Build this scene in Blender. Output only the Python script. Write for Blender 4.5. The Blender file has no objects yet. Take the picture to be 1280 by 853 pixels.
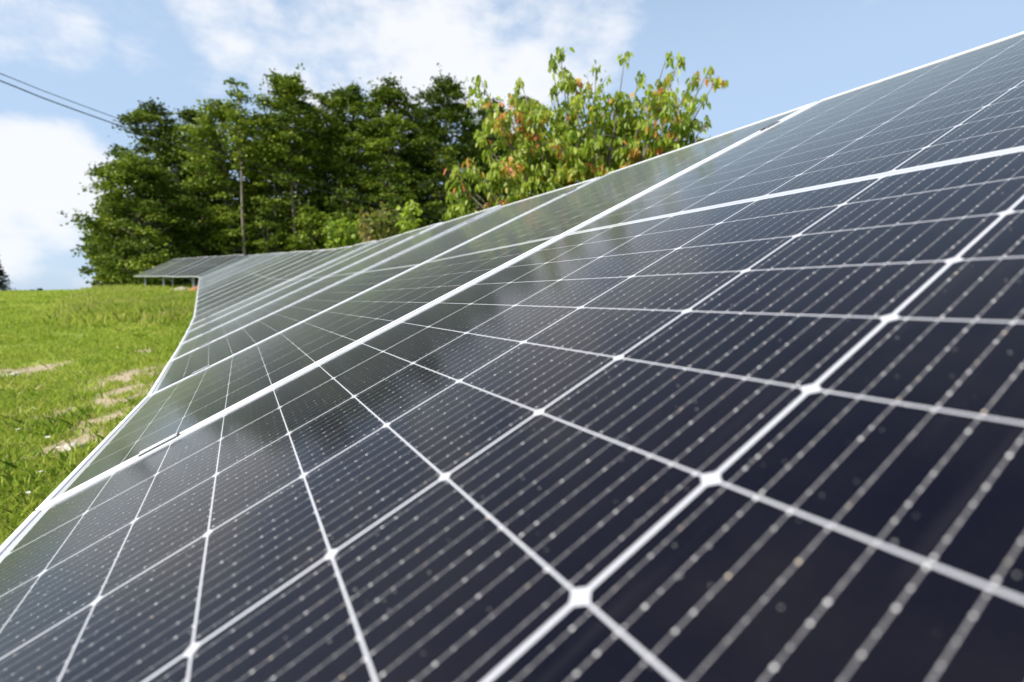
import bpy, math, random
import numpy as np
from mathutils import Vector, Matrix

random.seed(7); rng = np.random.default_rng(11)
sc = bpy.context.scene
COL = sc.collection
R = math.radians

# ------------------------------------------------------------------ helpers
def tag(o, label=None, cat=None, group=None, kind=None):
    if label: o['label'] = label
    if cat: o['category'] = cat
    if group: o['group'] = group
    if kind: o['kind'] = kind
    return o

def empty(name, loc=(0, 0, 0), rz=0):
    o = bpy.data.objects.new(name, None); COL.objects.link(o)
    o.location = loc; o.rotation_euler = (0, 0, rz); o.empty_display_size = .1
    return o

def link(name, me, mat=None, parent=None):
    o = bpy.data.objects.new(name, me); COL.objects.link(o)
    if mat:
        for m in (mat if isinstance(mat, (list, tuple)) else [mat]): me.materials.append(m)
    if parent: o.parent = parent
    return o

def np_mesh(name, verts, faces, smooth=False, tint=None, mats=None):
    """verts (N,3), faces (M,k) int array of one size"""
    me = bpy.data.meshes.new(name)
    verts = np.asarray(verts, np.float32); faces = np.asarray(faces, np.int32)
    k = faces.shape[1]
    me.vertices.add(len(verts)); me.vertices.foreach_set('co', verts.ravel())
    me.loops.add(faces.size); me.loops.foreach_set('vertex_index', faces.ravel())
    me.polygons.add(len(faces))
    me.polygons.foreach_set('loop_start', np.arange(0, faces.size, k, dtype=np.int32))
    me.polygons.foreach_set('loop_total', np.full(len(faces), k, np.int32))
    if mats is not None: me.polygons.foreach_set('material_index', np.asarray(mats, np.int32))
    me.update(calc_edges=True)
    if smooth: me.polygons.foreach_set('use_smooth', np.ones(len(faces), bool))
    if tint is not None:
        a = me.attributes.new('tint', 'FLOAT', 'FACE'); a.data.foreach_set('value', np.asarray(tint, np.float32))
    return me

class MB:
    """collects boxes and tubes into one mesh"""
    def __init__(s): s.v = []; s.f = []; s.n = 0; s.uv = None
    def box(s, x0, x1, y0, y1, z0, z1, M=None):
        vs = [(x, y, z) for z in (z0, z1) for y in (y0, y1) for x in (x0, x1)]
        if M is not None: vs = [tuple(M @ Vector(v)) for v in vs]
        o = len(s.v); s.v += vs
        s.f += [tuple(o + i for i in q) for q in ((0, 2, 3, 1), (4, 5, 7, 6), (0, 1, 5, 4), (2, 6, 7, 3), (0, 4, 6, 2), (1, 3, 7, 5))]
    def bar(s, a, b, w, h, up=Vector((0, 0, 1))):
        a = Vector(a); b = Vector(b); d = (b - a); L = d.length; d.normalize()
        x = d.cross(up).normalized(); z = x.cross(d).normalized()
        M = Matrix((x, d, z)).transposed().to_4x4(); M.translation = a
        s.box(-w / 2, w / 2, 0, L, -h / 2, h / 2, M)
    def tube(s, pts, rad, sides=8):
        pts = [Vector(p) for p in pts]
        if not hasattr(rad, '__len__'): rad = [rad] * len(pts)
        o = len(s.v); ref = Vector((.31, .2, .93))
        for i, p in enumerate(pts):
            d = (pts[min(i + 1, len(pts) - 1)] - pts[max(i - 1, 0)]).normalized()
            x = d.cross(ref)
            if x.length < .1: x = d.cross(Vector((1, 0, 0)))
            x.normalize(); y = d.cross(x)
            for k in range(sides):
                a = 2 * math.pi * k / sides
                s.v.append(tuple(p + (x * math.cos(a) + y * math.sin(a)) * rad[i]))
        for i in range(len(pts) - 1):
            for k in range(sides):
                k2 = (k + 1) % sides
                s.f.append((o + i * sides + k, o + i * sides + k2, o + (i + 1) * sides + k2, o + (i + 1) * sides + k))
        s.f.append(tuple(o + k for k in range(sides))[::-1])
        s.f.append(tuple(o + (len(pts) - 1) * sides + k for k in range(sides)))
    def mesh(s, name, smooth=False, bevel=0):
        me = bpy.data.meshes.new(name); me.from_pydata(s.v, [], s.f); me.update()
        if bevel:
            import bmesh
            bm = bmesh.new(); bm.from_mesh(me)
            bmesh.ops.bevel(bm, geom=bm.edges[:], offset=bevel, segments=1, affect='EDGES', profile=.5)
            bm.to_mesh(me); bm.free()
        if smooth: me.polygons.foreach_set('use_smooth', [True] * len(me.polygons))
        return me

# ------------------------------------------------------------------ materials
def new_mat(name):
    m = bpy.data.materials.new(name); m.use_nodes = True
    nt = m.node_tree; b = nt.nodes['Principled BSDF']
    return m, nt, b
class N:
    """tiny node-math helper"""
    def __init__(s, nt): s.nt = nt
    def m(s, op, a, b=None, c=None, clamp=False):
        n = s.nt.nodes.new('ShaderNodeMath'); n.operation = op; n.use_clamp = clamp
        for i, x in enumerate((a, b, c)):
            if x is None: continue
            if isinstance(x, (int, float)): n.inputs[i].default_value = x
            else: s.nt.links.new(x, n.inputs[i])
        return n.outputs[0]
    def mix(s, f, a, b):
        n = s.nt.nodes.new('ShaderNodeMix'); n.data_type = 'RGBA'
        for i, x in ((0, f), (6, a), (7, b)):
            if isinstance(x, (int, float)): n.inputs[i].default_value = x
            elif isinstance(x, tuple): n.inputs[i].default_value = (*x, 1) if len(x) == 3 else x
            else: s.nt.links.new(x, n.inputs[i])
        return n.outputs[2]
    def noise(s, vec, scale, detail=3, rough=.5, dims='3D'):
        n = s.nt.nodes.new('ShaderNodeTexNoise'); n.noise_dimensions = dims
        n.inputs['Scale'].default_value = scale; n.inputs['Detail'].default_value = detail; n.inputs['Roughness'].default_value = rough
        if vec is not None: s.nt.links.new(vec, n.inputs['Vector'])
        return n.outputs['Fac']
    def white(s, vec):
        n = s.nt.nodes.new('ShaderNodeTexWhiteNoise'); n.noise_dimensions = '3D'; s.nt.links.new(vec, n.inputs['Vector'])
        return n.outputs['Value'], n.outputs['Color']
    def comb(s, x, y, z=0.0):
        n = s.nt.nodes.new('ShaderNodeCombineXYZ')
        for i, a in enumerate((x, y, z)):
            if isinstance(a, (int, float)): n.inputs[i].default_value = a
            else: s.nt.links.new(a, n.inputs[i])
        return n.outputs[0]
    def ramp(s, f, stops):
        n = s.nt.nodes.new('ShaderNodeValToRGB'); e = n.color_ramp.elements
        while len(e) < len(stops): e.new(.5)
        for i, (p, c) in enumerate(stops): e[i].position = p; e[i].color = (*c, 1)
        s.nt.links.new(f, n.inputs[0]); return n.outputs[0]
    def lt(s, a, b): return s.m('LESS_THAN', a, b)
    def gt(s, a, b): return s.m('GREATER_THAN', a, b)
    def sm(s, x, lo, hi):
        n = s.nt.nodes.new('ShaderNodeMapRange'); n.interpolation_type = 'SMOOTHSTEP'
        s.nt.links.new(x, n.inputs[0]); n.inputs[1].default_value = lo; n.inputs[2].default_value = hi
        return n.outputs[0]

def simple(name, col, rough=.6, metal=0, spec=.5, noise=None):
    m, nt, b = new_mat(name); g = N(nt)
    b.inputs['Roughness'].default_value = rough; b.inputs['Metallic'].default_value = metal
    b.inputs['Specular IOR Level'].default_value = spec
    if noise:
        tc = nt.nodes.new('ShaderNodeTexCoord')
        f = g.noise(tc.outputs['Object'], noise[0], 5, .6)
        f = g.sm(f, .3, .7)
        nt.links.new(g.mix(f, col, noise[1]), b.inputs['Base Color'])
    else: b.inputs['Base Color'].default_value = (*col, 1)
    return m

CW, CH = .184, .184 / 1.8846          # cell pitch across / up the panel
GAP = .022                             # white band between the panel halves
PW, PL = 1.142, .062 + 24 * CH + GAP   # panel outer size
MX, MY = .019, .031                    # cell field offset from the panel's outer edge

def cell_material():
    m, nt, b = new_mat('photovoltaic_glass'); g = N(nt)
    uv = nt.nodes.new('ShaderNodeUVMap'); uv.uv_map = 'UVMap'
    sp = nt.nodes.new('ShaderNodeSeparateXYZ'); nt.links.new(uv.outputs[0], sp.inputs[0])
    x, y = sp.outputs[0], sp.outputs[1]       # metres from the corner of the cell field
    half = 12 * CH
    up = g.gt(y, half + GAP / 2)
    y2 = g.m('SUBTRACT', y, g.m('MULTIPLY', up, GAP))
    ingap = g.m('MULTIPLY', g.gt(y, half - .0008), g.lt(y, half + GAP + .0008))
    cx = g.m('DIVIDE', x, CW); cy = g.m('DIVIDE', y2, CH)
    ix, iy = g.m('FLOOR', cx), g.m('FLOOR', cy)
    fx = g.m('MULTIPLY', g.m('SUBTRACT', cx, ix), CW); fy = g.m('MULTIPLY', g.m('SUBTRACT', cy, iy), CH)
    dx = g.m('MINIMUM', fx, g.m('SUBTRACT', CW, fx)); dy = g.m('MINIMUM', fy, g.m('SUBTRACT', CH, fy))
    incell = g.m('MULTIPLY', g.gt(dx, .0015), g.gt(dy, .00085))
    incell = g.m('MULTIPLY', incell, g.gt(g.m('ADD', dx, dy), .0071))
    inside = g.m('MULTIPLY', g.m('MULTIPLY', g.gt(x, 0), g.lt(x, 6 * CW)), g.m('MULTIPLY', g.gt(y, 0), g.lt(y, 24 * CH + GAP)))
    incell = g.m('MULTIPLY', g.m('MULTIPLY', incell, inside), g.m('SUBTRACT', 1, ingap))
    # busbar wires, ten to a cell, running up the panel
    BP = .0181
    bx = g.m('DIVIDE', g.m('SUBTRACT', fx, .0015), BP); jb = g.m('FLOOR', bx)
    bd = g.m('ABSOLUTE', g.m('MULTIPLY', g.m('SUBTRACT', g.m('SUBTRACT', bx, jb), .5), BP))
    wire = g.lt(bd, .00036)
    # solder pads on the wires; random brightness and warm tint are painted-in glints
    DP = (CH - .006) / 8
    ty = g.m('DIVIDE', g.m('SUBTRACT', fy, .003), DP); jt = g.m('FLOOR', g.m('ADD', ty, .5))
    td = g.m('MULTIPLY', g.m('SUBTRACT', ty, jt), DP)
    idv = g.comb(g.m('ADD', g.m('MULTIPLY', ix, 10), jb), g.m('ADD', g.m('MULTIPLY', iy, 9), jt))
    rv, rc = g.white(idv)
    tde = g.m('SUBTRACT', td, g.m('MULTIPLY', g.m('SUBTRACT', rv, .5), .003))
    pr = g.m('ADD', .00028, g.m('MULTIPLY', rv, .00050))
    rr = g.m('SQRT', g.m('ADD', g.m('MULTIPLY', bd, bd), g.m('MULTIPLY', g.m('MULTIPLY', tde, tde), .55)))
    pad = g.lt(rr, pr)
    # thin fingers across the wires
    fin = g.lt(g.m('FRACT', g.m('DIVIDE', fy, .00135)), .07)
    cv, cc = g.white(g.comb(ix, iy, 3.3))
    nz = g.noise(uv.outputs[0], 6, 4, .6)
    cell = g.mix(cv, (.0024, .0024, .0066), (.0062, .0052, .0098))
    cell = g.mix(g.sm(nz, .35, .75), cell, (.008, .0075, .0105))
    cell = g.mix(g.m('MULTIPLY', fin, .015), cell, (.35, .36, .4))
    wn = g.noise(uv.outputs[0], 900, 2, .6)
    cell = g.mix(g.m('MULTIPLY', wire, g.m('ADD', .30, g.m('MULTIPLY', g.sm(wn, .48, .7), .6))), cell, (.52, .5, .5))
    sc3 = nt.nodes.new('ShaderNodeSeparateColor'); nt.links.new(rc, sc3.inputs[0])
    padc = g.mix(g.gt(sc3.outputs[2], .93), (.82, .8, .78), (.80, .66, .50))
    cell = g.mix(g.m('MULTIPLY', pad, g.m('ADD', .35, g.m('MULTIPLY', rv, .6))), cell, padc)
    # white back sheet with the collecting ribbon in the mid gap
    rib = g.lt(g.m('ABSOLUTE', g.m('SUBTRACT', y, half + GAP / 2)), .0035)
    white = g.mix(g.m('MULTIPLY', rib, ingap), (.48, .48, .50), (.38, .39, .41))
    col = g.mix(incell, white, cell)
    # dust film, specks and smears on the glass
    oi = nt.nodes.new('ShaderNodeObjectInfo')
    off = nt.nodes.new('ShaderNodeVectorMath'); off.operation = 'MULTIPLY_ADD'
    nt.links.new(oi.outputs['Location'], off.inputs[0]); off.inputs[1].default_value = (3.7, 3.7, 3.7); nt.links.new(uv.outputs[0], off.inputs[2])
    P = off.outputs[0]
    vo = nt.nodes.new('ShaderNodeTexVoronoi'); vo.inputs['Scale'].default_value = 140; nt.links.new(P, vo.inputs['Vector'])
    sv = nt.nodes.new('ShaderNodeSeparateColor'); nt.links.new(vo.outputs['Color'], sv.inputs[0])
    speck = g.m('MULTIPLY', g.lt(vo.outputs['Distance'], g.m('MULTIPLY', sv.outputs[1], .11)), g.gt(sv.outputs[0], .5))
    vo2 = nt.nodes.new('ShaderNodeTexVoronoi'); vo2.inputs['Scale'].default_value = 13; nt.links.new(P, vo2.inputs['Vector'])
    sv2 = nt.nodes.new('ShaderNodeSeparateColor'); nt.links.new(vo2.outputs['Color'], sv2.inputs[0])
    wob = g.noise(P, 120, 3, .7)
    blot = g.m('MULTIPLY', g.lt(g.m('ADD', vo2.outputs['Distance'], g.m('MULTIPLY', wob, .06)), .075), g.gt(sv2.outputs[0], .78))
    film = g.m('MULTIPLY', g.sm(g.noise(P, 3.2, 6, .7), .4, .8), .006)
    stc = nt.nodes.new('ShaderNodeMapping'); stc.inputs['Scale'].default_value = (55, 2.2, 1); nt.links.new(P, stc.inputs[0])
    film = g.m('ADD', film, g.m('MULTIPLY', g.sm(g.noise(stc.outputs[0], 1, 3, .6), .6, .78), .014))
    grain = g.m('MULTIPLY', g.gt(g.noise(P, 1500, 1, .5), .66), .012)
    dust = g.m('ADD', g.m('ADD', g.m('MULTIPLY', speck, .38), g.m('MULTIPLY', blot, g.m('ADD', .12, g.m('MULTIPLY', sv2.outputs[2], .45)))), g.m('ADD', film, grain), clamp=True)
    col = g.mix(dust, col, (.62, .6, .56))
    nt.links.new(col, b.inputs['Base Color'])
    b.inputs['Roughness'].default_value = .45
    b.inputs['Specular IOR Level'].default_value = .02
    b.inputs['Coat Weight'].default_value = .82
    b.inputs['Coat IOR'].default_value = 1.24
    cr = g.m('ADD', .015, g.m('MULTIPLY', g.noise(P, 9, 4, .6), .04))
    cr = g.m('ADD', cr, g.m('MULTIPLY', g.m('ADD', speck, blot, clamp=True), .4))
    nt.links.new(cr, b.inputs['Coat Roughness'])
    b.inputs['Sheen Weight'].default_value = .85; b.inputs['Sheen Roughness'].default_value = .2; b.inputs['Sheen Tint'].default_value = (1, .96, .95, 1)
    bp = nt.nodes.new('ShaderNodeBump'); bp.inputs['Strength'].default_value = .05; bp.inputs['Distance'].default_value = .001
    nt.links.new(g.noise(P, 700, 2, .5), bp.inputs['Height']); nt.links.new(bp.outputs[0], b.inputs['Coat Normal'])
    return m

M_CELL = cell_material()
M_ALU = simple('anodised_aluminium', (.78, .78, .78), .4, .15, .5, (14, (.68, .68, .68)))
M_CLAMP = simple('clamp_aluminium', (.22, .23, .24), .4, .6)
M_BACK = simple('white_backsheet', (.6, .6, .6), .6)
M_STEEL = simple('galvanised_steel', (.3, .31, .32), .5, .6, .5, (12, (.42, .43, .44)))
M_BOLT = simple('bolt_steel', (.12, .12, .13), .4, .8)

# ------------------------------------------------------------------ camera
F_PX = 632.7
PITCH = math.atan(54.5 / F_PX)
cam_d = bpy.data.cameras.new('Camera'); cam = bpy.data.objects.new('Camera', cam_d); COL.objects.link(cam)
cam_d.sensor_width = 36; cam_d.lens = F_PX / 1280 * 36
cam.rotation_euler = (math.pi / 2 - PITCH, 0, 0); cam.location = (0, 0, 0)
cam_d.clip_start = .01; cam_d.clip_end = 6000
cam_d.dof.use_dof = True; cam_d.dof.focus_distance = 1.05; cam_d.dof.aperture_fstop = 3.3; cam_d.dof.aperture_blades = 7
sc.camera = cam

# ------------------------------------------------------------------ terrain height
GY = [-60, -10, 0, 2, 6, 9, 11, 16, 24, 27, 30.5, 36, 46, 70, 200, 900, 3000]
GH = [-2.4, -1.35, -1.16, -1.14, -1.05, -.93, -.79, -.40, .16, .40, .66, .72, .55, -.9, -9, -40, -120]
def ground(X, Y):
    X = np.asarray(X, float); Y = np.asarray(Y, float)
    h = np.interp(Y, GY, GH)
    # soften the kinks
    h = (h + np.interp(Y - 1.5, GY, GH) + np.interp(Y + 1.5, GY, GH)) / 3
    lat = np.maximum(0, -X - .62 * np.maximum(Y, 0)) * .03
    lat = np.minimum(lat, 6)
    h = h - lat * np.clip((Y) / 25, 0, 1)
    h = h + .035 * np.sin(X * .9 + 1.3) * np.cos(Y * .7) + .02 * np.sin(X * 2.3 + Y * 1.9)
    return h

# ------------------------------------------------------------------ the solar row
def az(a): return Vector((math.sin(R(a)), -math.cos(R(a)), 0))     # along the row towards the camera
TILT = 26.09
PITCHX = 1.154
B = {0: Vector((-.7875 - .471 * .025 - .025, .8369 + .882 * .025 - .013, -.3559 - .0136))}
B0 = Vector((-.7875, .8369, -.3559)) - Vector((.47107, -.88209, -.002)) * .025 - Vector((.79265, .42231, .43972)) * MY
B = {0: B0}
dh = {1: -.004, 2: .006, 3: .006, 4: .02, 5: .018, 6: .045, 7: .05, 8: .065, 9: .075, 10: .085}
def hstep(n):
    return dh.get(n, .074)
def azim(n):         # azimuth of the panel that ends at border n
    return 28.10 if n <= 1 else (30.6 if n <= 6 else (31.2 if n <= 22 else 38.0))
for n in range(1, 24):
    d = -az(azim(n)); hz = hstep(n)
    B[n] = B[n - 1] + d * math.sqrt(PITCHX ** 2 - hz ** 2) + Vector((0, 0, hz))
for n in (-1, -2):
    B[n] = B[n + 1] + az(28.1) * PITCHX + Vector((0, 0, -.0023))
NB = 23
T2 = {0: B[NB]}
for n in range(1, 10):
    d = -az(49.0)
    T2[n] = T2[n - 1] + d * 1.20 + Vector((0, 0, .036))

def panel_matrix(near, far, tilt):
    """origin at the far lower corner; x towards the camera, y up the slope, z out of the glass"""
    x = (near - far).normalized()
    hx = Vector((x.x, x.y, 0)).normalized()
    hv = Vector((-hx.y, hx.x, 0))
    v = (hv * math.cos(R(tilt)) + Vector((0, 0, 1)) * math.sin(R(tilt)))
    v = (v - x * v.dot(x)).normalized()
    z = x.cross(v).normalized()
    M = Matrix((x, v, z)).transposed().to_4x4()
    M.translation = far + x * ((near - far).length - PW) / 2
    return M

FT, FD, LIP = .0030, .035, .0150
def frame_mesh():
    mb = MB()
    # lip flush round the glass + side walls; corners mitred by butting
    for y0, y1 in ((0, LIP), (PL - LIP, PL)): mb.box(0, PW, y0, y1, -.001, FT)
    for x0, x1 in ((0, LIP), (PW - LIP, PW)): mb.box(x0, x1, LIP, PL - LIP, -.001, FT)
    w = .002
    for y0, y1 in ((0, w), (PL - w, PL)): mb.box(0, PW, y0, y1, -FD, -.001)
    for x0, x1 in ((0, w), (PW - w, PW)): mb.box(x0, x1, w, PL - w, -FD, -.001)
    # return flange underneath
    for y0, y1 in ((0, .03), (PL - .03, PL)): mb.box(w, PW - w, y0 + .0021 if y0 == 0 else y0, y1 if y0 == 0 else y1 - .0021, -FD, -FD + .002)
    for x0, x1 in ((w, .03), (PW - .03, PW - w)): mb.box(x0, x1, .03, PL - .03, -FD, -FD + .002)
    return mb.mesh('frame', bevel=.0005)
def glass_mesh():
    a, bb = LIP - .002, .0
    x0, x1, y0, y1 = LIP - .001, PW - LIP + .001, LIP - .001, PL - LIP + .001
    vs = [(x0, y0, 0), (x1, y0, 0), (x1, y1, 0), (x0, y1, 0), (x0, y0, -.005), (x1, y0, -.005), (x1, y1, -.005), (x0, y1, -.005)]
    me = bpy.data.meshes.new('glass'); me.from_pydata(vs, [], [(0, 1, 2, 3), (7, 6, 5, 4)])
    uv = me.uv_layers.new(name='UVMap')
    for l in me.loops:
        v = me.vertices[l.vertex_index].co; uv.data[l.index].uv = (v.x - MX, v.y - MY)
    me.materials.append(M_CELL); me.materials.append(M_BACK); me.polygons[1].material_index = 1
    me.update(); return me
def clamp_mesh():
    # hat-shaped mid clamp bridging two frames with a sunken channel
    mb = MB(); g = PITCHX - PW; L = .034
    mb.box(-g - .0085, -g + .0005, -L, L, FT + .0003, FT + .0045)
    mb.box(-.0005, .0075, -L, L, FT + .0003, FT + .0045)
    mb.box(-g + .0005, -g + .003, -L, L, -.016, FT + .0045)
    mb.box(-.003, -.0005, -L, L, -.016, FT + .0045)
    mb.box(-g + .003, -.003, -L, L, -.016, -.012)
    return mb.mesh('clamp', bevel=.0004)
def bolt_mesh():
    mb = MB(); g = PITCHX - PW
    mb.tube([(-g / 2, 0, -.0119), (-g / 2, 0, -.004)], .0062, 8)
    return mb.mesh('bolt')
def junction_mesh():
    mb = MB()
    mb.box(PW / 2 - .05, PW / 2 + .05, PL / 2 - .03, PL / 2 + .03, -.024, -.0055)
    return mb.mesh('junction_box', bevel=.003)
ME_F, ME_G, ME_C, ME_B, ME_J = frame_mesh(), glass_mesh(), clamp_mesh(), bolt_mesh(), junction_mesh()
ME_F.materials.append(M_ALU); ME_C.materials.append(M_CLAMP); ME_B.materials.append(M_BOLT); ME_J.materials.append(M_BOLT)
CLV = (.205, PL - .30)
def make_panel():
    root = empty('solar_panel')
    for nm, me in (('frame', ME_F), ('glass', ME_G), ('junction_box', ME_J)):
        link(nm, me, parent=root)
    for cv in CLV:
        c = link('clamp', ME_C, parent=root); c.location = (0, cv, 0)
        b_ = link('bolt', ME_B, parent=c)
    return root
def copy_tree(o, parent=None):
    c = o.copy(); COL.objects.link(c); c.parent = parent
    for ch in [x for x in bpy.data.objects if x.parent == o]: copy_tree(ch, c)
    return c
ordn = ['first', 'second', 'third', 'fourth', 'fifth', 'sixth', 'seventh', 'eighth', 'ninth', 'tenth', 'eleventh', 'twelfth',
        'thirteenth', 'fourteenth', 'fifteenth', 'sixteenth', 'seventeenth', 'eighteenth', 'nineteenth', 'twentieth',
        'twenty-first', 'twenty-second', 'twenty-third', 'twenty-fourth', 'twenty-fifth']
proto = make_panel(); kids = [o for o in bpy.data.objects if o.parent == proto]
gk = {k: [o for o in bpy.data.objects if o.parent == k] for k in kids}
first = True
def place_panel(M, label, group):
    global first
    if first: r = proto; first = False
    else:
        r = proto.copy(); COL.objects.link(r)
        for k in kids:
            c = k.copy(); COL.objects.link(c); c.parent = r
            for g_ in gk[k]:
                d = g_.copy(); COL.objects.link(d); d.parent = c
    r.matrix_world = M
    tag(r, label, 'solar panel', group)
    return r
MATS = {}
for n in range(-1, NB):
    # panel between border n+1 (far) and border n (near); n = -1 is the one under the camera
    tilt = TILT + (0, 0, .1, .25, .4)[min(max(n + 1, 0), 4)]
    M = panel_matrix(B[n], B[n + 1], tilt)
    if n > 0: M = M @ Matrix.Translation((0, 0, random.uniform(-.004, .004))) @ Matrix.Rotation(R(random.uniform(-.22, .22)), 4, 'X') @ Matrix.Rotation(R(random.uniform(-.2, .2)), 4, 'Y')
    MATS[n] = M
    if n == -1: lab = 'dark solar panel filling the foreground, its cells and wires seen closest'
    elif n == 0: lab = 'second solar panel of the long row, just beyond the nearest white seam with its clamp'
    else: lab = '%s solar panel along the long row, counted from the one in the foreground' % ordn[n + 1]
    place_panel(M, lab, 'solar panels of the long row')
place_panel(panel_matrix(B[-2], B[-1], TILT), 'solar panel on the near side of the one in the foreground, at the row end', 'solar panels of the long row')
for n in range(0, 9):
    M = panel_matrix(T2[n], T2[n + 1], TILT + 2) @ Matrix.Translation((0, 0, random.uniform(-.014, .014))) @ Matrix.Rotation(R(random.uniform(-.4, .4)), 4, 'Y')
    place_panel(M, 'small distant solar panel, %s past the bend where the row turns left to the trees' % ordn[n],
                'distant solar panels past the bend')

# racks under the row
def rack(borders, label, tilt):
    o0 = borders[0]; root = empty('mounting_rack', (o0.x, o0.y, float(ground(o0.x, o0.y))))
    inv = -Vector(root.location)
    Ms = [panel_matrix(borders[i], borders[i + 1], tilt) for i in range(len(borders) - 1)]
    for cv in (.45, PL - .45):
        mb = MB()
        for M in Ms:
            a = M @ Vector((-.01, cv, -FD - .024)); b_ = M @ Vector((PW + .01, cv, -FD - .024))
            mb.bar(a + inv, b_ + inv, .04, .045)
        link('rail', mb.mesh('rail'), M_STEEL, root)
    for i, M in enumerate(Ms):
        if i % 3 != 1 and len(Ms) > 2: continue
        x = PW / 2
        lo = M @ Vector((x, .12, -FD - .075)); hi = M @ Vector((x, PL - .12, -FD - .075))
        mb = MB(); mb.bar(lo + inv, hi + inv, .05, .055); link('rafter', mb.mesh('rafter'), M_STEEL, root)
        for cv in (.42, PL - .42):
            p = M @ Vector((x, cv, -FD - .10)); g0 = float(ground(p.x, p.y)) - .15
            mb = MB(); mb.box(-.04, .04, -.03, .03, g0 + inv.z, p.z + inv.z, Matrix.Translation((p.x + inv.x, p.y + inv.y, 0)))
            link('post', mb.mesh('post'), M_STEEL, root)
        a = M @ Vector((x, PL - .42, -FD - .10)); a.z = float(ground(a.x, a.y)) + .35; a.x += .04
        c = M @ Vector((x, PL * .45, -FD - .09)); c.x += .04
        mb = MB(); mb.bar(a + inv, c + inv, .03, .03); link('brace', mb.mesh('brace'), M_STEEL, root)
    tag(root, label, 'rack', 'steel racks under the solar panels')
rack([B[n] for n in range(-2, 4)], 'galvanised steel rack under the foreground solar panels', TILT)
rack([B[n] for n in range(3, 9)], 'galvanised steel rack under the fourth to eighth solar panels of the row', TILT)
rack([B[n] for n in range(8, 14)], 'galvanised steel rack under the middle solar panels of the long row', TILT)
rack([B[n] for n in range(13, 19)], 'galvanised steel rack on the rising slope before the bend of the row', TILT)
rack([B[n] for n in range(18, 24)], 'galvanised steel rack at the end of the long row, at the bend', TILT)
rack([T2[n] for n in range(0, 5)], 'steel rack with visible posts under the distant panels just past the bend', TILT + 2)
rack([T2[n] for n in range(4, 10)], 'steel rack with visible posts under the leftmost distant panels by the trees', TILT + 2)

# ------------------------------------------------------------------ ground
def axis(lims):
    out = []
    for a, b_, st in lims: out += list(np.arange(a, b_, st))
    return np.array(out + [lims[-1][1]])
gx = axis([(-3000, -300, 300), (-300, -60, 20), (-60, -30, 3), (-30, 6, .3), (6, 60, 3), (60, 300, 20), (300, 3000, 300)])
gy = axis([(-60, -4, 4), (-4, 40, .3), (40, 80, 3), (80, 400, 20), (400, 3000, 200)])
XX, YY = np.meshgrid(gx, gy); ZZ = ground(XX, YY)
nx, ny = len(gx), len(gy)
ii = np.arange(ny - 1)[:, None] * nx + np.arange(nx - 1)[None, :]
me = np_mesh('ground', np.c_[XX.ravel(), YY.ravel(), ZZ.ravel()], np.stack([ii, ii + 1, ii + nx + 1, ii + nx], -1).reshape(-1, 4), True)
# bare soil patches (x, y, rx, ry)
F = F_PX
def at(px, py, Y):     # point on the photograph's ray at forward distance Y -> X
    return (px - 640) / F * Y
def ground_at(px, py):
    """march along the ray of a photo pixel down to the terrain"""
    c, s = math.cos(PITCH), math.sin(PITCH)
    a = (px - 640) / F; b_ = (426.5 - py) / F
    d = Vector((a, c + b_ * s, -s + b_ * c))
    t = .5
    while t < 80:
        p = d * t
        if p.z < float(ground(p.x, p.y)): return p
        t *= 1.01
    return d * 40
PATCH = []
for (px, py, rx, ry) in ((22, 466, .36, .6), (88, 556, .16, .3), (142, 500, .30, .6), (186, 466, .4, 1.1), (60, 521, .2, .2), (135, 525, .18, .45), (160, 488, .2, .5), (112, 556, .12, .3),
                         (150, 378, 1.6, .8), (212, 398, .5, .5), (235, 372, 1.2, 1.2), (180, 440, .2, .3), (35, 575, .08, .05), (118, 538, .1, .14)):
    p = ground_at(px, py); PATCH.append((p.x, p.y, rx, ry))
def patch_mask(X, Y, n=0):
    m = np.zeros_like(X)
    for (x, y, rx, ry) in PATCH:
        d = np.sqrt(((X - x) / rx) ** 2 + ((Y - y) / ry) ** 2)
        m = np.maximum(m, np.clip(1.35 - d, 0, 1))
    m = m * (.35 + .65 * (np.sin(X * 9.3 + 2 * np.sin(Y * 5.1)) * np.cos(Y * 7.7 + X * 3) > -.35))
    return m

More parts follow.
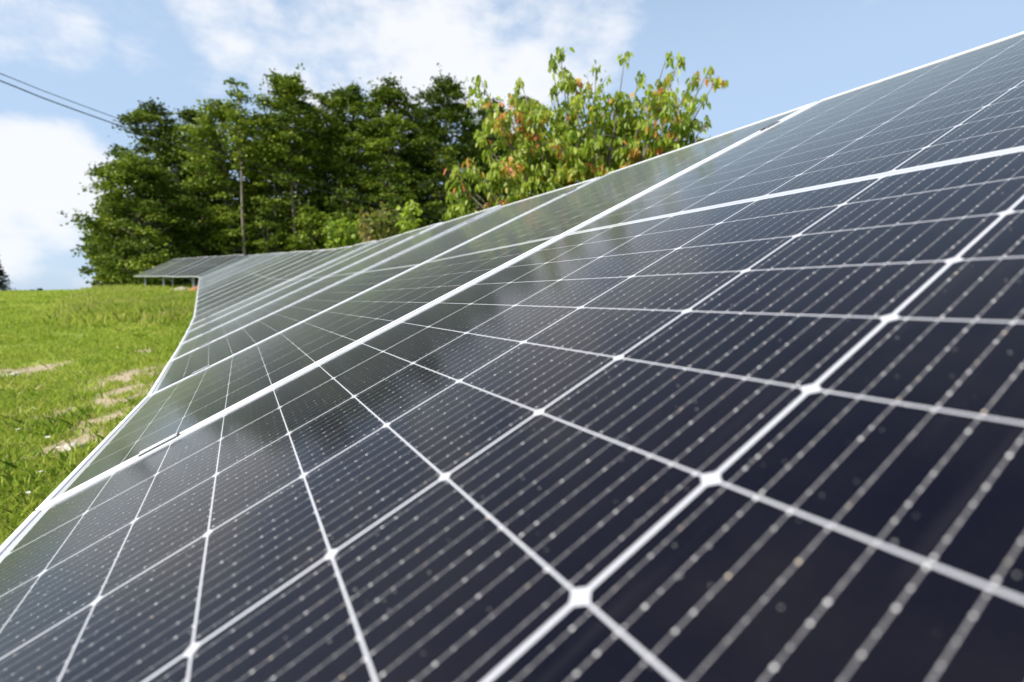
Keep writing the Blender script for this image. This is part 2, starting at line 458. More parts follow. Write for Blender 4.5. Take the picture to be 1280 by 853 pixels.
def ground_material():
    m, nt, b = new_mat('meadow_soil'); g = N(nt)
    geo = nt.nodes.new('ShaderNodeNewGeometry'); P = geo.outputs['Position']
    sp = nt.nodes.new('ShaderNodeSeparateXYZ'); nt.links.new(P, sp.inputs[0])
    n1 = g.noise(P, .35, 5, .6); n2 = g.noise(P, 3.5, 5, .65); n3 = g.noise(P, 28, 4, .7)
    grass = g.mix(g.sm(n1, .35, .65), (.22, .29, .04), (.31, .36, .06))
    grass = g.mix(g.sm(n2, .45, .75), grass, (.25, .26, .06))
    grass = g.mix(g.m('MULTIPLY', g.sm(n3, .45, .7), .5), grass, (.09, .14, .015))
    soil = g.mix(g.sm(n3, .35, .65), (.38, .29, .19), (.48, .40, .29))
    mk = None
    for (x, y, rx, ry) in PATCH:
        dx = g.m('DIVIDE', g.m('SUBTRACT', sp.outputs[0], x), rx); dy = g.m('DIVIDE', g.m('SUBTRACT', sp.outputs[1], y), ry)
        d = g.m('SQRT', g.m('ADD', g.m('MULTIPLY', dx, dx), g.m('MULTIPLY', dy, dy)))
        v = g.m('SUBTRACT', 1.3, d)
        mk = v if mk is None else g.m('MAXIMUM', mk, v)
    mk = g.m('SUBTRACT', g.m('ADD', mk, g.m('ADD', g.m('MULTIPLY', g.m('SUBTRACT', n2, .5), 3.2), g.m('MULTIPLY', g.m('SUBTRACT', n3, .5), 1.2))), -.12)
    mk = g.m('MAXIMUM', g.sm(mk, .1, .7), g.m('MULTIPLY', g.sm(g.noise(P, 1.3, 5, .7), .62, .74), .8))
    col = g.mix(mk, grass, soil)
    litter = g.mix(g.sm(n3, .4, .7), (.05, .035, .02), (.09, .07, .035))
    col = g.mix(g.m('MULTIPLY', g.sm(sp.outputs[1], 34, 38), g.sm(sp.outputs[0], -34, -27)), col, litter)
    nt.links.new(col, b.inputs['Base Color']); b.inputs['Roughness'].default_value = .95; b.inputs['Specular IOR Level'].default_value = .1
    bp = nt.nodes.new('ShaderNodeBump'); bp.inputs['Strength'].default_value = .8; bp.inputs['Distance'].default_value = .03
    nt.links.new(n3, bp.inputs['Height']); nt.links.new(bp.outputs[0], b.inputs['Normal'])
    return m
tag(link('ground', me, ground_material()), kind='structure')

def leaf_mat(name, stops, trans=.45, rough=.5, spec=.25):
    m = bpy.data.materials.new(name); m.use_nodes = True; nt = m.node_tree; nt.nodes.clear(); g = N(nt)
    at_ = nt.nodes.new('ShaderNodeAttribute'); at_.attribute_name = 'tint'
    col = g.ramp(at_.outputs['Fac'], stops)
    d = nt.nodes.new('ShaderNodeBsdfPrincipled'); t = nt.nodes.new('ShaderNodeBsdfTranslucent')
    d.inputs['Roughness'].default_value = rough; d.inputs['Specular IOR Level'].default_value = spec
    nt.links.new(col, d.inputs['Base Color']); nt.links.new(g.mix(.35, col, (.35, .5, .03)) if False else col, t.inputs['Color'])
    mx = nt.nodes.new('ShaderNodeMixShader'); mx.inputs[0].default_value = trans
    nt.links.new(d.outputs[0], mx.inputs[1]); nt.links.new(t.outputs[0], mx.inputs[2])
    o = nt.nodes.new('ShaderNodeOutputMaterial'); nt.links.new(mx.outputs[0], o.inputs[0])
    return m

# grass blades: one uncountable cover, denser towards the camera
def blades(Xc, Yc, h, w, lean=.5):
    n = len(Xc); Zc = ground(Xc, Yc) - .004
    th = rng.uniform(0, 2 * np.pi, n); ld = rng.uniform(0, 2 * np.pi, n); ll = rng.uniform(.1, lean, n) * h
    base = np.c_[Xc, Yc, Zc]; side = np.c_[np.cos(th), np.sin(th), np.zeros(n)] * (w / 2)[:, None]
    ldv = np.c_[np.cos(ld), np.sin(ld), np.zeros(n)]
    mid = base + ldv * (ll * .35)[:, None] + np.c_[np.zeros(n), np.zeros(n), h * .6]
    tip = base + ldv * ll[:, None] + np.c_[np.zeros(n), np.zeros(n), h]
    v = np.stack([base - side, base + side, mid + side * .8, tip, mid - side * .8], 1)
    return v.reshape(-1, 3), (np.arange(n)[:, None] * 5 + np.arange(5)[None, :])
def scatter(n, Y0, Y1, pw, px0, px1):
    Y = Y0 * (Y1 / Y0) ** rng.random(n) if pw == 0 else Y0 + (Y1 - Y0) * rng.random(n) ** pw
    X = ((px0 + (px1 - px0) * rng.random(n)) - 640) / F * Y
    return X, Y
V, Fc, TT, off = [], [], [], 0
def add_blades(X, Y, h, w, lean=.5, tint=None):
    global off
    v, f = blades(X, Y, h, w, lean); V.append(v); Fc.append(f + off); off += len(v)
    TT.append(tint if tint is not None else rng.random(len(X)) * .75)
pn = lambda X, Y: np.sin(X * 1.7 + 2 * np.sin(Y * .9)) * np.cos(Y * 1.3 + np.sin(X * 2.1)) * .5 + .5
X, Y = scatter(190000, 1.6, 34, 0, -190, 330)
keep = rng.random(len(X)) > patch_mask(X, Y) * 1.5
bare = (np.sin(X * 3.1 + 1.7 * np.sin(Y * 2.3)) + np.sin(Y * 4.3 + X * 1.1 + 2)) * .25 + .5
keep &= rng.random(len(X)) > np.clip((bare - .72) * 3, 0, .8)
X, Y = X[keep], Y[keep]
hh = (.035 + .04 * pn(X, Y) * rng.random(len(X))) * (1 + Y * .035)
ww = (.0032 + .0014 * rng.random(len(X))) * (1 + Y * .22)
add_blades(X, Y, hh, ww, .9, np.clip(.15 + .45 * rng.random(len(X)) + .25 * pn(X * .6, Y * .6), 0, .78))
# uncut growth along the shaded strip under the lower panel edge
for n_ in range(0, 18):
    a_, b_ = B[n_], B[n_ + 1]; m_ = 420; t_ = rng.random(m_); o_ = rng.normal(-.12, .16, m_)
    Xe = a_.x + (b_.x - a_.x) * t_ + o_ * .86; Ye = a_.y + (b_.y - a_.y) * t_ - o_ * -.5
    kk = rng.random(m_) > patch_mask(Xe, Ye) * 1.5; Xe, Ye = Xe[kk], Ye[kk]; m_ = len(Xe)
    add_blades(Xe, Ye, (.06 + .15 * rng.random(m_)) * (1 + .02 * n_), .005 * (1 + .2 * Ye), .8, np.clip(.1 + .5 * rng.random(m_) + (rng.random(m_) < .15) * .4, 0, 1))
# broad-leaved weeds in clumps
for _ in range(260):
    p = ground_at(rng.uniform(-40, 240), 372 + 300 * rng.random() ** 1.6)
    if p.y > 28 or p.y < 1.6 or float(patch_mask(np.array([p.x]), np.array([p.y]))[0]) > .2: continue
    m_ = 40; rr_ = rng.uniform(.05, .14) * (1 + .05 * p.y)
    add_blades(p.x + rng.normal(0, rr_, m_), p.y + rng.normal(0, rr_, m_), rng.uniform(.05, .12) * (1 + .03 * p.y) * rng.uniform(.5, 1, m_), .008 * (1 + .18 * p.y) * rng.uniform(.6, 1.3, m_), 1.2, np.clip(rng.uniform(0, .8) + rng.normal(0, .07, m_), 0, .9))
# the meadow outside the picture's left edge and close to the panels
X, Y = scatter(90000, .5, 34, 0, -900, -150); X = np.where(Y < 2, X - .6, X)
add_blades(X, Y, (.035 + .04 * rng.random(len(X))) * (1 + Y * .035), (.0045 + .002 * rng.random(len(X))) * (1 + Y * .22), .9, np.clip(.15 + .45 * rng.random(len(X)) + .25 * pn(X * .6, Y * .6), 0, .78))
X = rng.uniform(-3.6, -.6, 40000); Y = rng.uniform(-.6, 2.4, 40000)
add_blades(X, Y, .03 + .05 * rng.random(40000), .004 + .002 * rng.random(40000), .9, .15 + .6 * rng.random(40000))
# straw coloured blades
X, Y = scatter(14000, 1.6, 30, 0, -190, 330)
add_blades(X, Y, .03 + .05 * rng.random(len(X)), .0025 * (1 + Y * .2), 1.3, .82 + .18 * rng.random(len(X)))
# broad low clover-like leaves
X, Y = scatter(26000, 1.6, 20, 0, -190, 330)
k = (rng.random(len(X)) > patch_mask(X, Y)) & (pn(X * 1.9 + 3, Y * 1.7) > .45); X, Y = X[k], Y[k]
add_blades(X, Y, .02 + .03 * rng.random(len(X)), .014 * (1 + Y * .06) * (.6 + .6 * rng.random(len(X))), 1.6, .1 + .4 * rng.random(len(X)))
# rank growth near the bend and along the crest
cl = [ground_at(rng.uniform(112, 252), rng.uniform(362, 402)) for _ in range(320)]
for p in cl:
    n = 130; X = p.x + rng.normal(0, .35, n); Y = p.y + rng.normal(0, .5, n)
    if p.y > 30: continue
    hs = rng.uniform(.12, .42)
    add_blades(X, Y, hs * rng.uniform(.4, 1, n), .02 + .02 * rng.random(n), .8, np.clip(rng.uniform(.25, .85) + rng.normal(0, .08, n), 0, .95))
GM = leaf_mat('grass_blades', [(0, (.15, .25, .02)), (.4, (.30, .40, .04)), (.75, (.48, .52, .09)), (.85, (.45, .41, .14)), (1, (.56, .50, .26))], .35, .6, .2)
go = link('grass', np_mesh('grass', np.concatenate(V), np.concatenate(Fc), tint=np.concatenate(TT)), GM)
tag(go, 'short sunlit green grass with straw and bare gaps left of the panels', 'grass', kind='stuff')

# ------------------------------------------------------------------ foliage
def leaf_cards(c, size, elong=1.0, flat=.5, hang=0.0, six=False, dirs=None, wid=.5):
    """c (N,3) leaf bases; returns verts, faces. flat: 1 = horizontal leaves; hang: leaf axis pulled down"""
    n = len(c)
    a = rng.normal(0, 1, (n, 3)); a[:, 2] *= (1 - flat)
    if dirs is not None: a = a * .7 + dirs
    a[:, 2] -= hang * rng.uniform(.5, 1.5, n)
    a /= np.linalg.norm(a, axis=1)[:, None]
    nn = rng.normal(0, 1, (n, 3)); nn[:, 2] += flat * 2.2
    b = np.cross(nn, a); b /= np.linalg.norm(b, axis=1)[:, None] + 1e-9
    up = np.cross(a, b)
    L = (size * elong)[:, None]; W = (size / elong if elong > 1 else size)[:, None] * wid
    if six:
        bend = np.array([0, 0, -1.0]) * L * .12
        v = np.stack([c, c + a * L * .3 + b * W + up * W * .35, c + a * L * .7 + b * W * .75 + up * W * .25 + bend * .4,
                      c + a * L + bend, c + a * L * .7 - b * W * .75 + up * W * .25 + bend * .4, c + a * L * .3 - b * W + up * W * .35], 1).reshape(-1, 3)
        o = np.arange(n)[:, None] * 6
        f = np.concatenate([o + np.array([[0, 1, 2, 3]]), o + np.array([[0, 3, 4, 5]])], 1).reshape(-1, 4)
        return v, f
    v = np.stack([c, c + a * L * .5 + b * W, c + a * L, c + a * L * .45 - b * W], 1).reshape(-1, 3)
    return v, np.arange(n)[:, None] * 4 + np.arange(4)[None, :]

BARK = simple('bark', (.11, .09, .07), .9, 0, .2, (6, (.2, .17, .14)))
BARK_PALE = simple('pale_bark', (.26, .22, .18), .9, 0, .2, (5, (.16, .13, .10)))
def fmat(name, dark, mid, light, tr=.28):
    return leaf_mat(name, [(0, dark), (.5, mid), (1, light)], tr, .55, .2)
F_DARK = fmat('beech_foliage', (.018, .034, .005), (.065, .105, .011), (.21, .27, .03))
F_MID = fmat('maple_foliage', (.028, .052, .006), (.105, .16, .015), (.30, .36, .04))
F_LITE = fmat('ash_foliage', (.050, .085, .009), (.155, .22, .018), (.34, .40, .045))
F_CON = fmat('conifer_foliage', (.008, .018, .010), (.014, .028, .014), (.03, .05, .022), .15)

def forest_tree(px, Y, top_y, wpx, low_y, mat, label, name='forest_tree', group='tall trees of the wood', pads=90, shape='round', leaf=.205, bark=None, lpp=120, thin=1.0):
    X = (px - 640) / F * Y; gz = float(ground(X, Y))
    c, s = math.cos(PITCH), math.sin(PITCH)
    hz = lambda y: (c * (426.5 - y) / F - s) / (c + s * (426.5 - y) / F) * Y
    top = hz(top_y) - gz; low = max(hz(low_y) - gz, .3); rw = wpx / 2 / F * Y
    root = empty(name, (X, Y, gz)); H = top
    # trunk and limbs
    mb = MB(); lean = (random.uniform(-.02, .02) * H, random.uniform(-.02, .02) * H)
    tp = [Vector((lean[0] * t * t + .12 * math.sin(t * 5 + px), lean[1] * t * t, -.3 + (H * .97 + .3) * t)) for t in np.linspace(0, 1, 9)]
    tr = .013 * H * thin + .05
    mb.tube(tp, [tr * (1.25 - .3 * min(i, 1)) * (1 - .93 * i / 8) + .015 for i in range(9)], 9)
    C, Tn = [], []
    def axis_pt(z): 
        t = min(max((z + .3) / (H * .97 + .3), 0), 1); i = min(int(t * 8), 7); return tp[i].lerp(tp[i + 1], t * 8 - i)
    for k in range(pads):
        t = (k + random.random()) / pads
        if shape == 'round': prof = math.sin(math.pi * min(1, .12 + .86 * t)) ** .55
        elif shape == 'cone': prof = (1 - t) ** .8 * .95 + .06
        elif shape == 'tuft': prof = .35 + .65 * math.sin(math.pi * t)
        else: prof = (.55 + .45 * math.sin(2.6 * t)) * (1 if t < .8 else 1 - (t - .8) * 3.2)
        z = low + (H - low) * t
        ang = k * 2.39996 + random.uniform(-.5, .5)
        rr = rw * max(prof, .08) * random.choice((.4, .65, .85, .95, 1.0, 1.03)) * random.uniform(.85, 1.08)
        p = Vector((math.cos(ang) * rr, math.sin(ang) * rr, 0)); ax = axis_pt(z)
        e = Vector((ax.x + p.x, ax.y + p.y, z + random.uniform(-.4, .4)))
        st = axis_pt(max(z - rr * .55, low * .5 + .3))
        if k % 2 == 0:
            mb.tube([st, st.lerp(e, .5) + Vector((0, 0, .12 * rr)), e], [.05 + .018 * rr, .03 + .008 * rr, .012], 5)
        ra = (.5 + .55 * random.random()) * min(1.0, .5 + rw * .22); rz_ = ra * random.uniform(.24, .46)
        nl = int(lpp * 1.9 * random.uniform(.6, 1.3) * max(ra, .35))
        q = rng.normal(0, .48, (nl, 3)); q *= np.array([ra, ra, rz_])
        q[:, 2] -= (q[:, 0] ** 2 + q[:, 1] ** 2) / (ra * ra) * .22 * ra        # boughs droop at the rim
        C.append(q + np.array(e)); Tn.append(np.clip(random.random() * .55 + rng.random(nl) * .5, 0, 1))
        if random.random() < .25:   # stray twigs for an uneven outline
            nl = 22; dr = np.array([math.cos(ang + random.uniform(-.6, .6)), math.sin(ang), random.uniform(.1, .9)])
            tt = rng.random((nl, 1)) * ra * 1.35
            C.append(np.array(e) + dr * tt + rng.normal(0, .08, (nl, 3))); Tn.append(rng.random(nl))
    link('trunk', mb.mesh('trunk', True), bark or BARK, root)
    C = np.concatenate(C); Tn = np.concatenate(Tn)
    v, f = leaf_cards(C, rng.uniform(.6, 1.25, len(C)) * leaf, 1.15, .55, .1)
    link('crown', np_mesh('crown', v, f, tint=Tn), mat, root)
    tag(root, label, 'tree', group); return root

FT_ = forest_tree
FT_(188, 37, 200, 108, 352, F_MID, 'broad spreading tree at the left end of the wood, lower than its neighbours', pads=150)
FT_(150, 39, 250, 36, 356, F_MID, 'small bushy tree on the outer left edge of the wood above the grass', pads=70)
FT_(213, 43, 134, 88, 330, F_DARK, 'tall dark tree rising behind the broad leftmost tree', pads=120)
FT_(252, 45, 138, 66, 330, F_DARK, 'dark tree between the tall left tree and the light green ones', pads=90)
FT_(290, 41, 132, 72, 318, F_LITE, 'light green tree just left of the slender bare-trunked tree', pads=100, shape='open')
FT_(311, 38.4, 106, 30, 205, F_LITE, 'slender tree with a bare pale trunk and a small tufted top', pads=30, shape='tuft', bark=BARK_PALE, lpp=70, thin=.40)
FT_(342, 42, 140, 56, 300, F_LITE, 'light green tree just right of the slender bare-trunked tree', pads=80, shape='open')
FT_(372, 40, 98, 66, 225, F_MID, 'tallest tree of the wood with a rounded top and visible trunk', pads=90, bark=BARK_PALE, thin=.5)
FT_(412, 44, 124, 62, 300, F_MID, 'tree right of the tallest one, with layered green boughs', pads=90)
FT_(452, 43, 112, 72, 300, F_MID, 'wide layered tree left of the middle of the wood top line', pads=110)
FT_(490, 42, 106, 62, 290, F_MID, 'pointed-topped tree in the right half of the wood', pads=100)
FT_(520, 45, 128, 50, 290, F_DARK, 'darker narrow tree squeezed into the right half of the wood', pads=80)
FT_(560, 42, 102, 74, 290, F_DARK, 'dark green tree directly left of the orange-leaved cherry tree', pads=120)
FT_(612, 46, 134, 62, 290, F_DARK, 'dark tree half hidden behind the left side of the cherry tree', pads=100)
FT_(656, 47, 120, 40, 290, F_DARK, 'dark treetop showing through a gap in the cherry tree', pads=60)
for i, (px, ty) in enumerate(((165, 262), (205, 222), (238, 185), (272, 182), (318, 182), (352, 175), (395, 172), (432, 168), (470, 158), (508, 152), (545, 158), (590, 172), (625, 185))):
    FT_(px, 53 + (i % 3) * 2, ty, 66, 345, F_DARK, 'dark back-row tree seen through the gaps of the wood', group='back row of the wood', pads=75, leaf=.34, lpp=75)
for i, (px, ty) in enumerate(((150, 300), (190, 290), (230, 270), (268, 262), (302, 255), (338, 250), (374, 248), (410, 245), (446, 240), (482, 235), (518, 232), (556, 230))):
    FT_(px, 49 + (i % 2) * 1.5, ty, 52, 372, F_DARK, 'low dark tree closing the shaded back of the wood', group='back row of the wood', pads=50, leaf=.36, lpp=70, thin=.6)
# understorey
for (px, Y, ty, w, ly, mt, lab) in ((185, 34.5, 298, 74, 362, F_MID, 'low rounded shrub at the foot of the broad left tree'),
                               (236, 41, 285, 40, 350, F_LITE, 'young light green tree behind the distant panels'),
                               (296, 39, 268, 40, 335, F_LITE, 'young tree with flat sprays left of the bare pale trunk'),
                               (338, 39, 266, 40, 330, F_MID, 'young tree with flat sprays between the two pale trunks'),
                               (392, 39, 262, 40, 325, F_LITE, 'young tree with flat sprays right of the second pale trunk'),
                               (440, 40, 240, 50, 310, F_MID, 'young understorey tree above the green bush'),
                               (500, 40, 232, 50, 300, F_MID, 'young understorey tree left of the cherry tree')):
    FT_(px, Y, ty, w, ly, mt, lab, 'young_tree', 'young trees under the wood', pads=34, leaf=.2, lpp=70, thin=.6)
for (px, Y, x2) in ((262, 41, 0), (330, 43, 0), (350, 39.5, 0), (424, 42, 0), (378, 41, 0), (228, 42, 0)):
    X = (px - 640) / F * Y; gz = float(ground(X, Y)); root = empty('forest_tree', (X, Y, gz))
    mb = MB(); bx_ = random.uniform(-.5, .5); mb.tube([(0, 0, -.3), (.12 * bx_, 0, 2.2), (.5 * bx_, .1, 4.5), (.3 * bx_, 0, 7), (.9 * bx_ + .2, 0, 11)], [.12, .10, .09, .07, .03], 8)
    for q_ in range(5): zz = random.uniform(2.5, 8); a_ = random.random() * 6.28; mb.tube([(.3 * bx_, 0, zz), (.3 * bx_ + math.cos(a_) * .9, math.sin(a_) * .9, zz + .35)], [.03, .008], 4); link('trunk', mb.mesh('trunk', True), BARK_PALE, root)
    e = np.array([.2, 0, 11]); C = np.concatenate([e + rng.normal(0, 1, (900, 3)) * np.array([.9, .9, .8])] + [np.array([math.cos(a_) * .8, math.sin(a_) * .8, z_]) + rng.normal(0, 1, (110, 3)) * np.array([.5, .5, .12]) for a_, z_ in [(random.random() * 6.28, random.uniform(2, 8)) for _ in range(7)]]); v, f = leaf_cards(C, rng.uniform(.12, .24, len(C)), 1.1, .5)
    link('crown', np_mesh('crown', v, f, tint=rng.random(len(C))), F_MID, root)
    tag(root, 'thin straight stem with a small crown inside the shaded wood', 'tree', 'thin stems inside the wood')
# far conifers at the left
def conifer(px, Y, top_y, h, lab):
    X = (px - 640) / F * Y; c, s = math.cos(PITCH), math.sin(PITCH)
    top = (c * (426.5 - top_y) / F - s) / (c + s * (426.5 - top_y) / F) * Y
    gz = float(ground(X, Y)); h = top - gz
    root = empty('conifer_tree', (X, Y, gz)); mb = MB(); mb.tube([(0, 0, -.2), (0, 0, h)], [.02 * h, .02], 8); link('trunk', mb.mesh('trunk'), BARK, root)
    C = []
    for k in range(int(42 * h)):
        t = random.random() ** .8; z = h * (.05 + .95 * t); L = (1 - t) * h * .34 + .12; a = random.random() * 6.283
        q = rng.random((26, 1)) ** .7 * L
        C.append(np.c_[np.cos(a) * q, np.sin(a) * q, z - q * .28] + rng.normal(0, .05 + .012 * h, (26, 3)) * [1, 1, .35])
    C = np.concatenate(C); v, f = leaf_cards(C, rng.uniform(.6, 1.2, len(C)) * .03 * h, 1.3, .6, .2)
    link('crown', np_mesh('crown', v, f, tint=rng.random(len(C))), F_CON, root)
    tag(root, lab, 'tree', 'far conifers beyond the crest')
conifer(-2, 62, 316, 5, 'dark conifer cut by the left picture edge beyond the meadow crest')
conifer(43, 120, 362.5, 5, 'left of two tiny distant treetops peeping over the meadow crest')
conifer(53, 125, 361, 5, 'right of two tiny distant treetops peeping over the meadow crest')

# ------------------------------------------------------------------ cherry tree behind the panels
CH_M = leaf_mat('cherry_leaves', [(0, (.17, .26, .02)), (.35, (.33, .43, .04)), (.68, (.52, .58, .10)), (.80, (.58, .50, .07)), (.90, (.80, .38, .10)), (1, (.74, .17, .09))], .55, .4, .45)
def cherry():
    Y0 = 6.6; X0 = (735 - 640) / F * Y0; gz = float(ground(X0, Y0)); O = Vector((X0, Y0, gz))
    root = empty('cherry_tree', O); mb = MB()
    c, s = math.cos(PITCH), math.sin(PITCH)
    def P(px, py, Y):
        b_ = (426.5 - py) / F; z = (c * b_ - s) / (c + s * b_) * Y
        return Vector(((px - 640) / F * Y / (c + s * b_) * 1.0, Y, z)) - O
    fork = Vector((0, 0, 1.0))
    mb.tube([(0, 0, -.2), (.03, 0, .5), fork], [.11, .095, .085], 10)
    L, Tn, D = [], [], []
    # branch tips (photo px, py, distance offset, length of leafy part in m, red share)
    tips = [(700, 62, 0, .4, .06), (690, 76, .2, .5, .05), (706, 84, .1, .5, .1), (600, 98, .1, .7, .04), (610, 125, -.3, .6, .15), (650, 98, .3, .7, .05), (745, 84, .2, .6, .04), (720, 100, -.2, .8, .2),
            (782, 66, 0, .5, .05), (800, 92, .3, .8, .12), (835, 66, .1, .5, .05), (850, 72, -.3, .7, .2), (868, 92, .2, .6, .5), (888, 84, 0, .5, .12), (896, 98, .1, .4, .05),
            (880, 120, .2, .5, .35), (884, 150, -.1, .5, .1), (856, 145, .3, .6, .3), (830, 120, -.2, .8, .25), (770, 120, .1, .9, .15), (745, 130, -.3, .8, .3), (690, 110, .1, .8, .2),
            (660, 140, -.2, .9, .25), (630, 160, .2, .8, .12), (610, 190, -.2, .7, .1), (585, 198, -.3, .55, .3), (568, 215, -.3, .5, .12), (562, 240, -.2, .4, .08), (600, 228, -.4, .6, .4),
            (640, 215, -.1, .8, .12), (680, 180, .1, .9, .22), (720, 165, -.2, .9, .28), (760, 165, .2, .9, .2), (800, 150, -.2, .9, .3), (840, 175, .2, .8, .12), (875, 172, 0, .6, .12),
            (620, 250, -.2, .6, .08), (660, 235, .1, .8, .08), (700, 215, -.2, .9, .12), (750, 205, .1, .9, .12), (800, 190, .1, .9, .1), (590, 262, -.3, .5, .05), (560, 262, -.2, .4, .05), (610, 275, -.2, .5, .05), (640, 240, -.3, .7, .1), (700, 235, .2, .8, .05), (575, 232, -.4, .5, .3), (575, 255, -.1, .4, .03),
            (735, 145, .5, .9, .1), (700, 150, .6, .9, .1), (780, 140, .5, .9, .1), (820, 135, .5, .9, .1), (650, 180, .5, .9, .1), (600, 165, .4, .6, .06), (640, 118, .5, .5, .0), (668, 125, .55, .5, .0),
            (700, 190, .6, .9, .05), (760, 190, .6, .9, .05), (820, 170, .5, .8, .05)]
    for (px, py, dy, ln, red) in tips:
        e = P(px, py, Y0 + dy); d0 = e - fork
        m1 = fork + d0 * .45 + Vector((0, 0, -.10)); m2 = fork + d0 * .75 + Vector((0, 0, -.03))
        mb.tube([fork + Vector((random.uniform(-.04, .04), random.uniform(-.04, .04), random.uniform(-.2, 0))), m1, m2, e], [.035, .02, .011, .004], 5)
        nsh = 12 if ln > .5 else 7
        for q in range(nsh):
            t = 1 if q == 0 else random.uniform(.5, 1.0)
            st = fork + d0 * t; sd = Vector((random.uniform(-1, 1), random.uniform(-1, 1), random.uniform(-.5, .55))).normalized()
            SL = ln * random.uniform(.3, .62)
            if q == 0: sd = Vector((random.uniform(-.25, .25), 0, -.35 if t == 1 else .5)); SL = .12; st = e
            en = st + sd * SL
            mb.tube([st, en], [.006, .002], 4)
            nl = int(10 + 62 * SL)
            tt = rng.random((nl, 1)); pos = np.array(st) * (1 - tt) + np.array(en) * tt + rng.normal(0, .03, (nl, 3)) - np.c_[np.zeros(nl), np.zeros(nl), rng.random(nl) * .015]
            L.append(pos); D.append(np.tile(np.array(sd) * .35, (nl, 1)) + np.array([0, 0, -.25]))
            base = random.uniform(.1, .55); cc = np.clip(base + rng.normal(0, .12, nl), 0, .72)
            if random.random() < red * .6 + .012:
                kk = rng.random(nl) < .62; cc[kk] = rng.uniform(.78, 1.0, kk.sum())
            else:
                kk = rng.random(nl) < .035 + red * .10; cc[kk] = rng.uniform(.76, .96, kk.sum())
            Tn.append(cc)
    L = np.concatenate(L); D = np.concatenate(D); Tn = np.concatenate(Tn)
    sz = rng.uniform(.065, .105, len(L))
    v, f = leaf_cards(L, sz, 1.0, .12, 1.4, True, D, .23)
    # narrow the leaves
    link('trunk', mb.mesh('trunk', True), BARK, root)
    link('crown', np_mesh('crown', v, f, tint=np.repeat(Tn, 2)), CH_M, root)
    tag(root, 'cherry tree with drooping light green and orange leaves behind the top edge of the panels', 'tree')
cherry()

# ------------------------------------------------------------------ bushes beyond the panel edge
def bush(px, py_top, py_bot, wpx, Y, stops, label, name='bush', n=900, leaf=.05, upright=.4, six=True, stems=14):
    X = (px - 640) / F * Y; gz = float(ground(X, Y)); c, s = math.cos(PITCH), math.sin(PITCH)
    hz = lambda y: (c * (426.5 - y) / F - s) * Y
    top = hz(py_top) - gz; bot = hz(py_bot) - gz; rw = wpx / 2 / F * Y
    root = empty(name, (X, Y, gz)); mb = MB(); C = []; Tn = []
    for k in range(stems):
        a = random.random() * 6.283; r = rw * math.sqrt(random.random()); ht = bot + (top - bot) * (1 - .55 * (r / max(rw, .01)) ** 2 * random.random()) * random.uniform(.8, 1)
        e = Vector((math.cos(a) * r, math.sin(a) * r, ht)); mb.tube([(e.x * .1, e.y * .1, -.1), (e.x * .6, e.y * .6, ht * .6), e], [.012, .009, .003], 5)
        m = n // stems; t = .5 + .5 * rng.random((m, 1)) ** .7
        C.append(np.c_[e.x * t, e.y * t, ht * t] + rng.normal(0, .07 * (1 if rw > .2 else .5), (m, 3))); Tn.append(np.clip(random.random() * .4 + rng.random(m) * .6, 0, 1))
    C = np.concatenate(C); v, f = leaf_cards(C, rng.uniform(.7, 1.2, len(C)) * leaf, 1.0, .3, .3, six)
    tn = np.concatenate(Tn)
    link('stem', mb.mesh('stem', True), BARK, root)
    link('foliage', np_mesh('foliage', v, f, tint=np.repeat(tn, 2) if six else tn), leaf_mat(name + '_leaves', stops, .45, .45, .3), root)
    tag(root, label, 'bush', 'bushes behind the panel edge'); return root
GR = [(0, (.15, .24, .015)), (.6, (.28, .38, .03)), (1, (.42, .48, .06))]
bush(432, 277, 312, 52, 11.5, GR, 'bright green bush in front of the shaded wood, above the panel edge', n=1500, leaf=.09, stems=22)
bush(484, 262, 300, 46, 10, [(0, (.10, .15, .02)), (.5, (.22, .26, .04)), (.8, (.30, .16, .06)), (1, (.30, .28, .08))], 'bush with reddish and yellowish leaves between the green bush and the cherry tree', n=900, leaf=.085, stems=18)
bush(514, 248, 300, 20, 8.5, [(0, (.20, .32, .02)), (.6, (.36, .46, .04)), (1, (.50, .52, .08))], 'upright yellow-green leafy shoot just left of the cherry tree', 'leafy_shoot', n=230, leaf=.095, stems=7)
bush(458, 262, 300, 10, 9.5, [(0, (.20, .16, .05)), (.6, (.34, .30, .06)), (1, (.40, .36, .1))], 'thin reddish shoot standing above the green bush', 'leafy_shoot', n=110, leaf=.08, stems=4)

# ------------------------------------------------------------------ wires
M_WIRE = simple('cable_black', (.02, .02, .022), .5)
def wire(pts, r, label):
    mb = MB(); P = []
    for (px, py, Y) in pts:
        b_ = (426.5 - py) / F; c, s = math.cos(PITCH), math.sin(PITCH); t = Y / (c + s * b_)
        P.append(((px - 640) / F * t, Y, (c * b_ - s) * t))
    # smooth through the points
    Q = []
    P = [Vector(p) for p in P]
    for i in range(len(P) - 1):
        p0, p1, p2, p3 = P[max(i - 1, 0)], P[i], P[i + 1], P[min(i + 2, len(P) - 1)]
        for k in range(12):
            t = k / 12
            Q.append(.5 * ((2 * p1) + (p2 - p0) * t + (2 * p0 - 5 * p1 + 4 * p2 - p3) * t * t + (3 * p1 - p0 - 3 * p2 + p3) * t ** 3))
    Q.append(P[-1]); mb.tube(Q, r, 6)
    o = link('power_line', mb.mesh('power_line', True), M_WIRE); o.data.transform(Matrix.Translation(-Q[0])); o.location = Q[0]
    tag(o, label, 'power line', 'overhead cables at upper left')
wire([(-700, -190, 9), (-300, -28, 13), (0, 92, 18), (68, 119, 20), (172, 157, 23.5), (260, 186, 27), (340, 212, 30.5), (430, 238, 34), (540, 264, 38), (660, 285, 42)], .016, 'upper and thinner of the two black overhead cables at upper left')
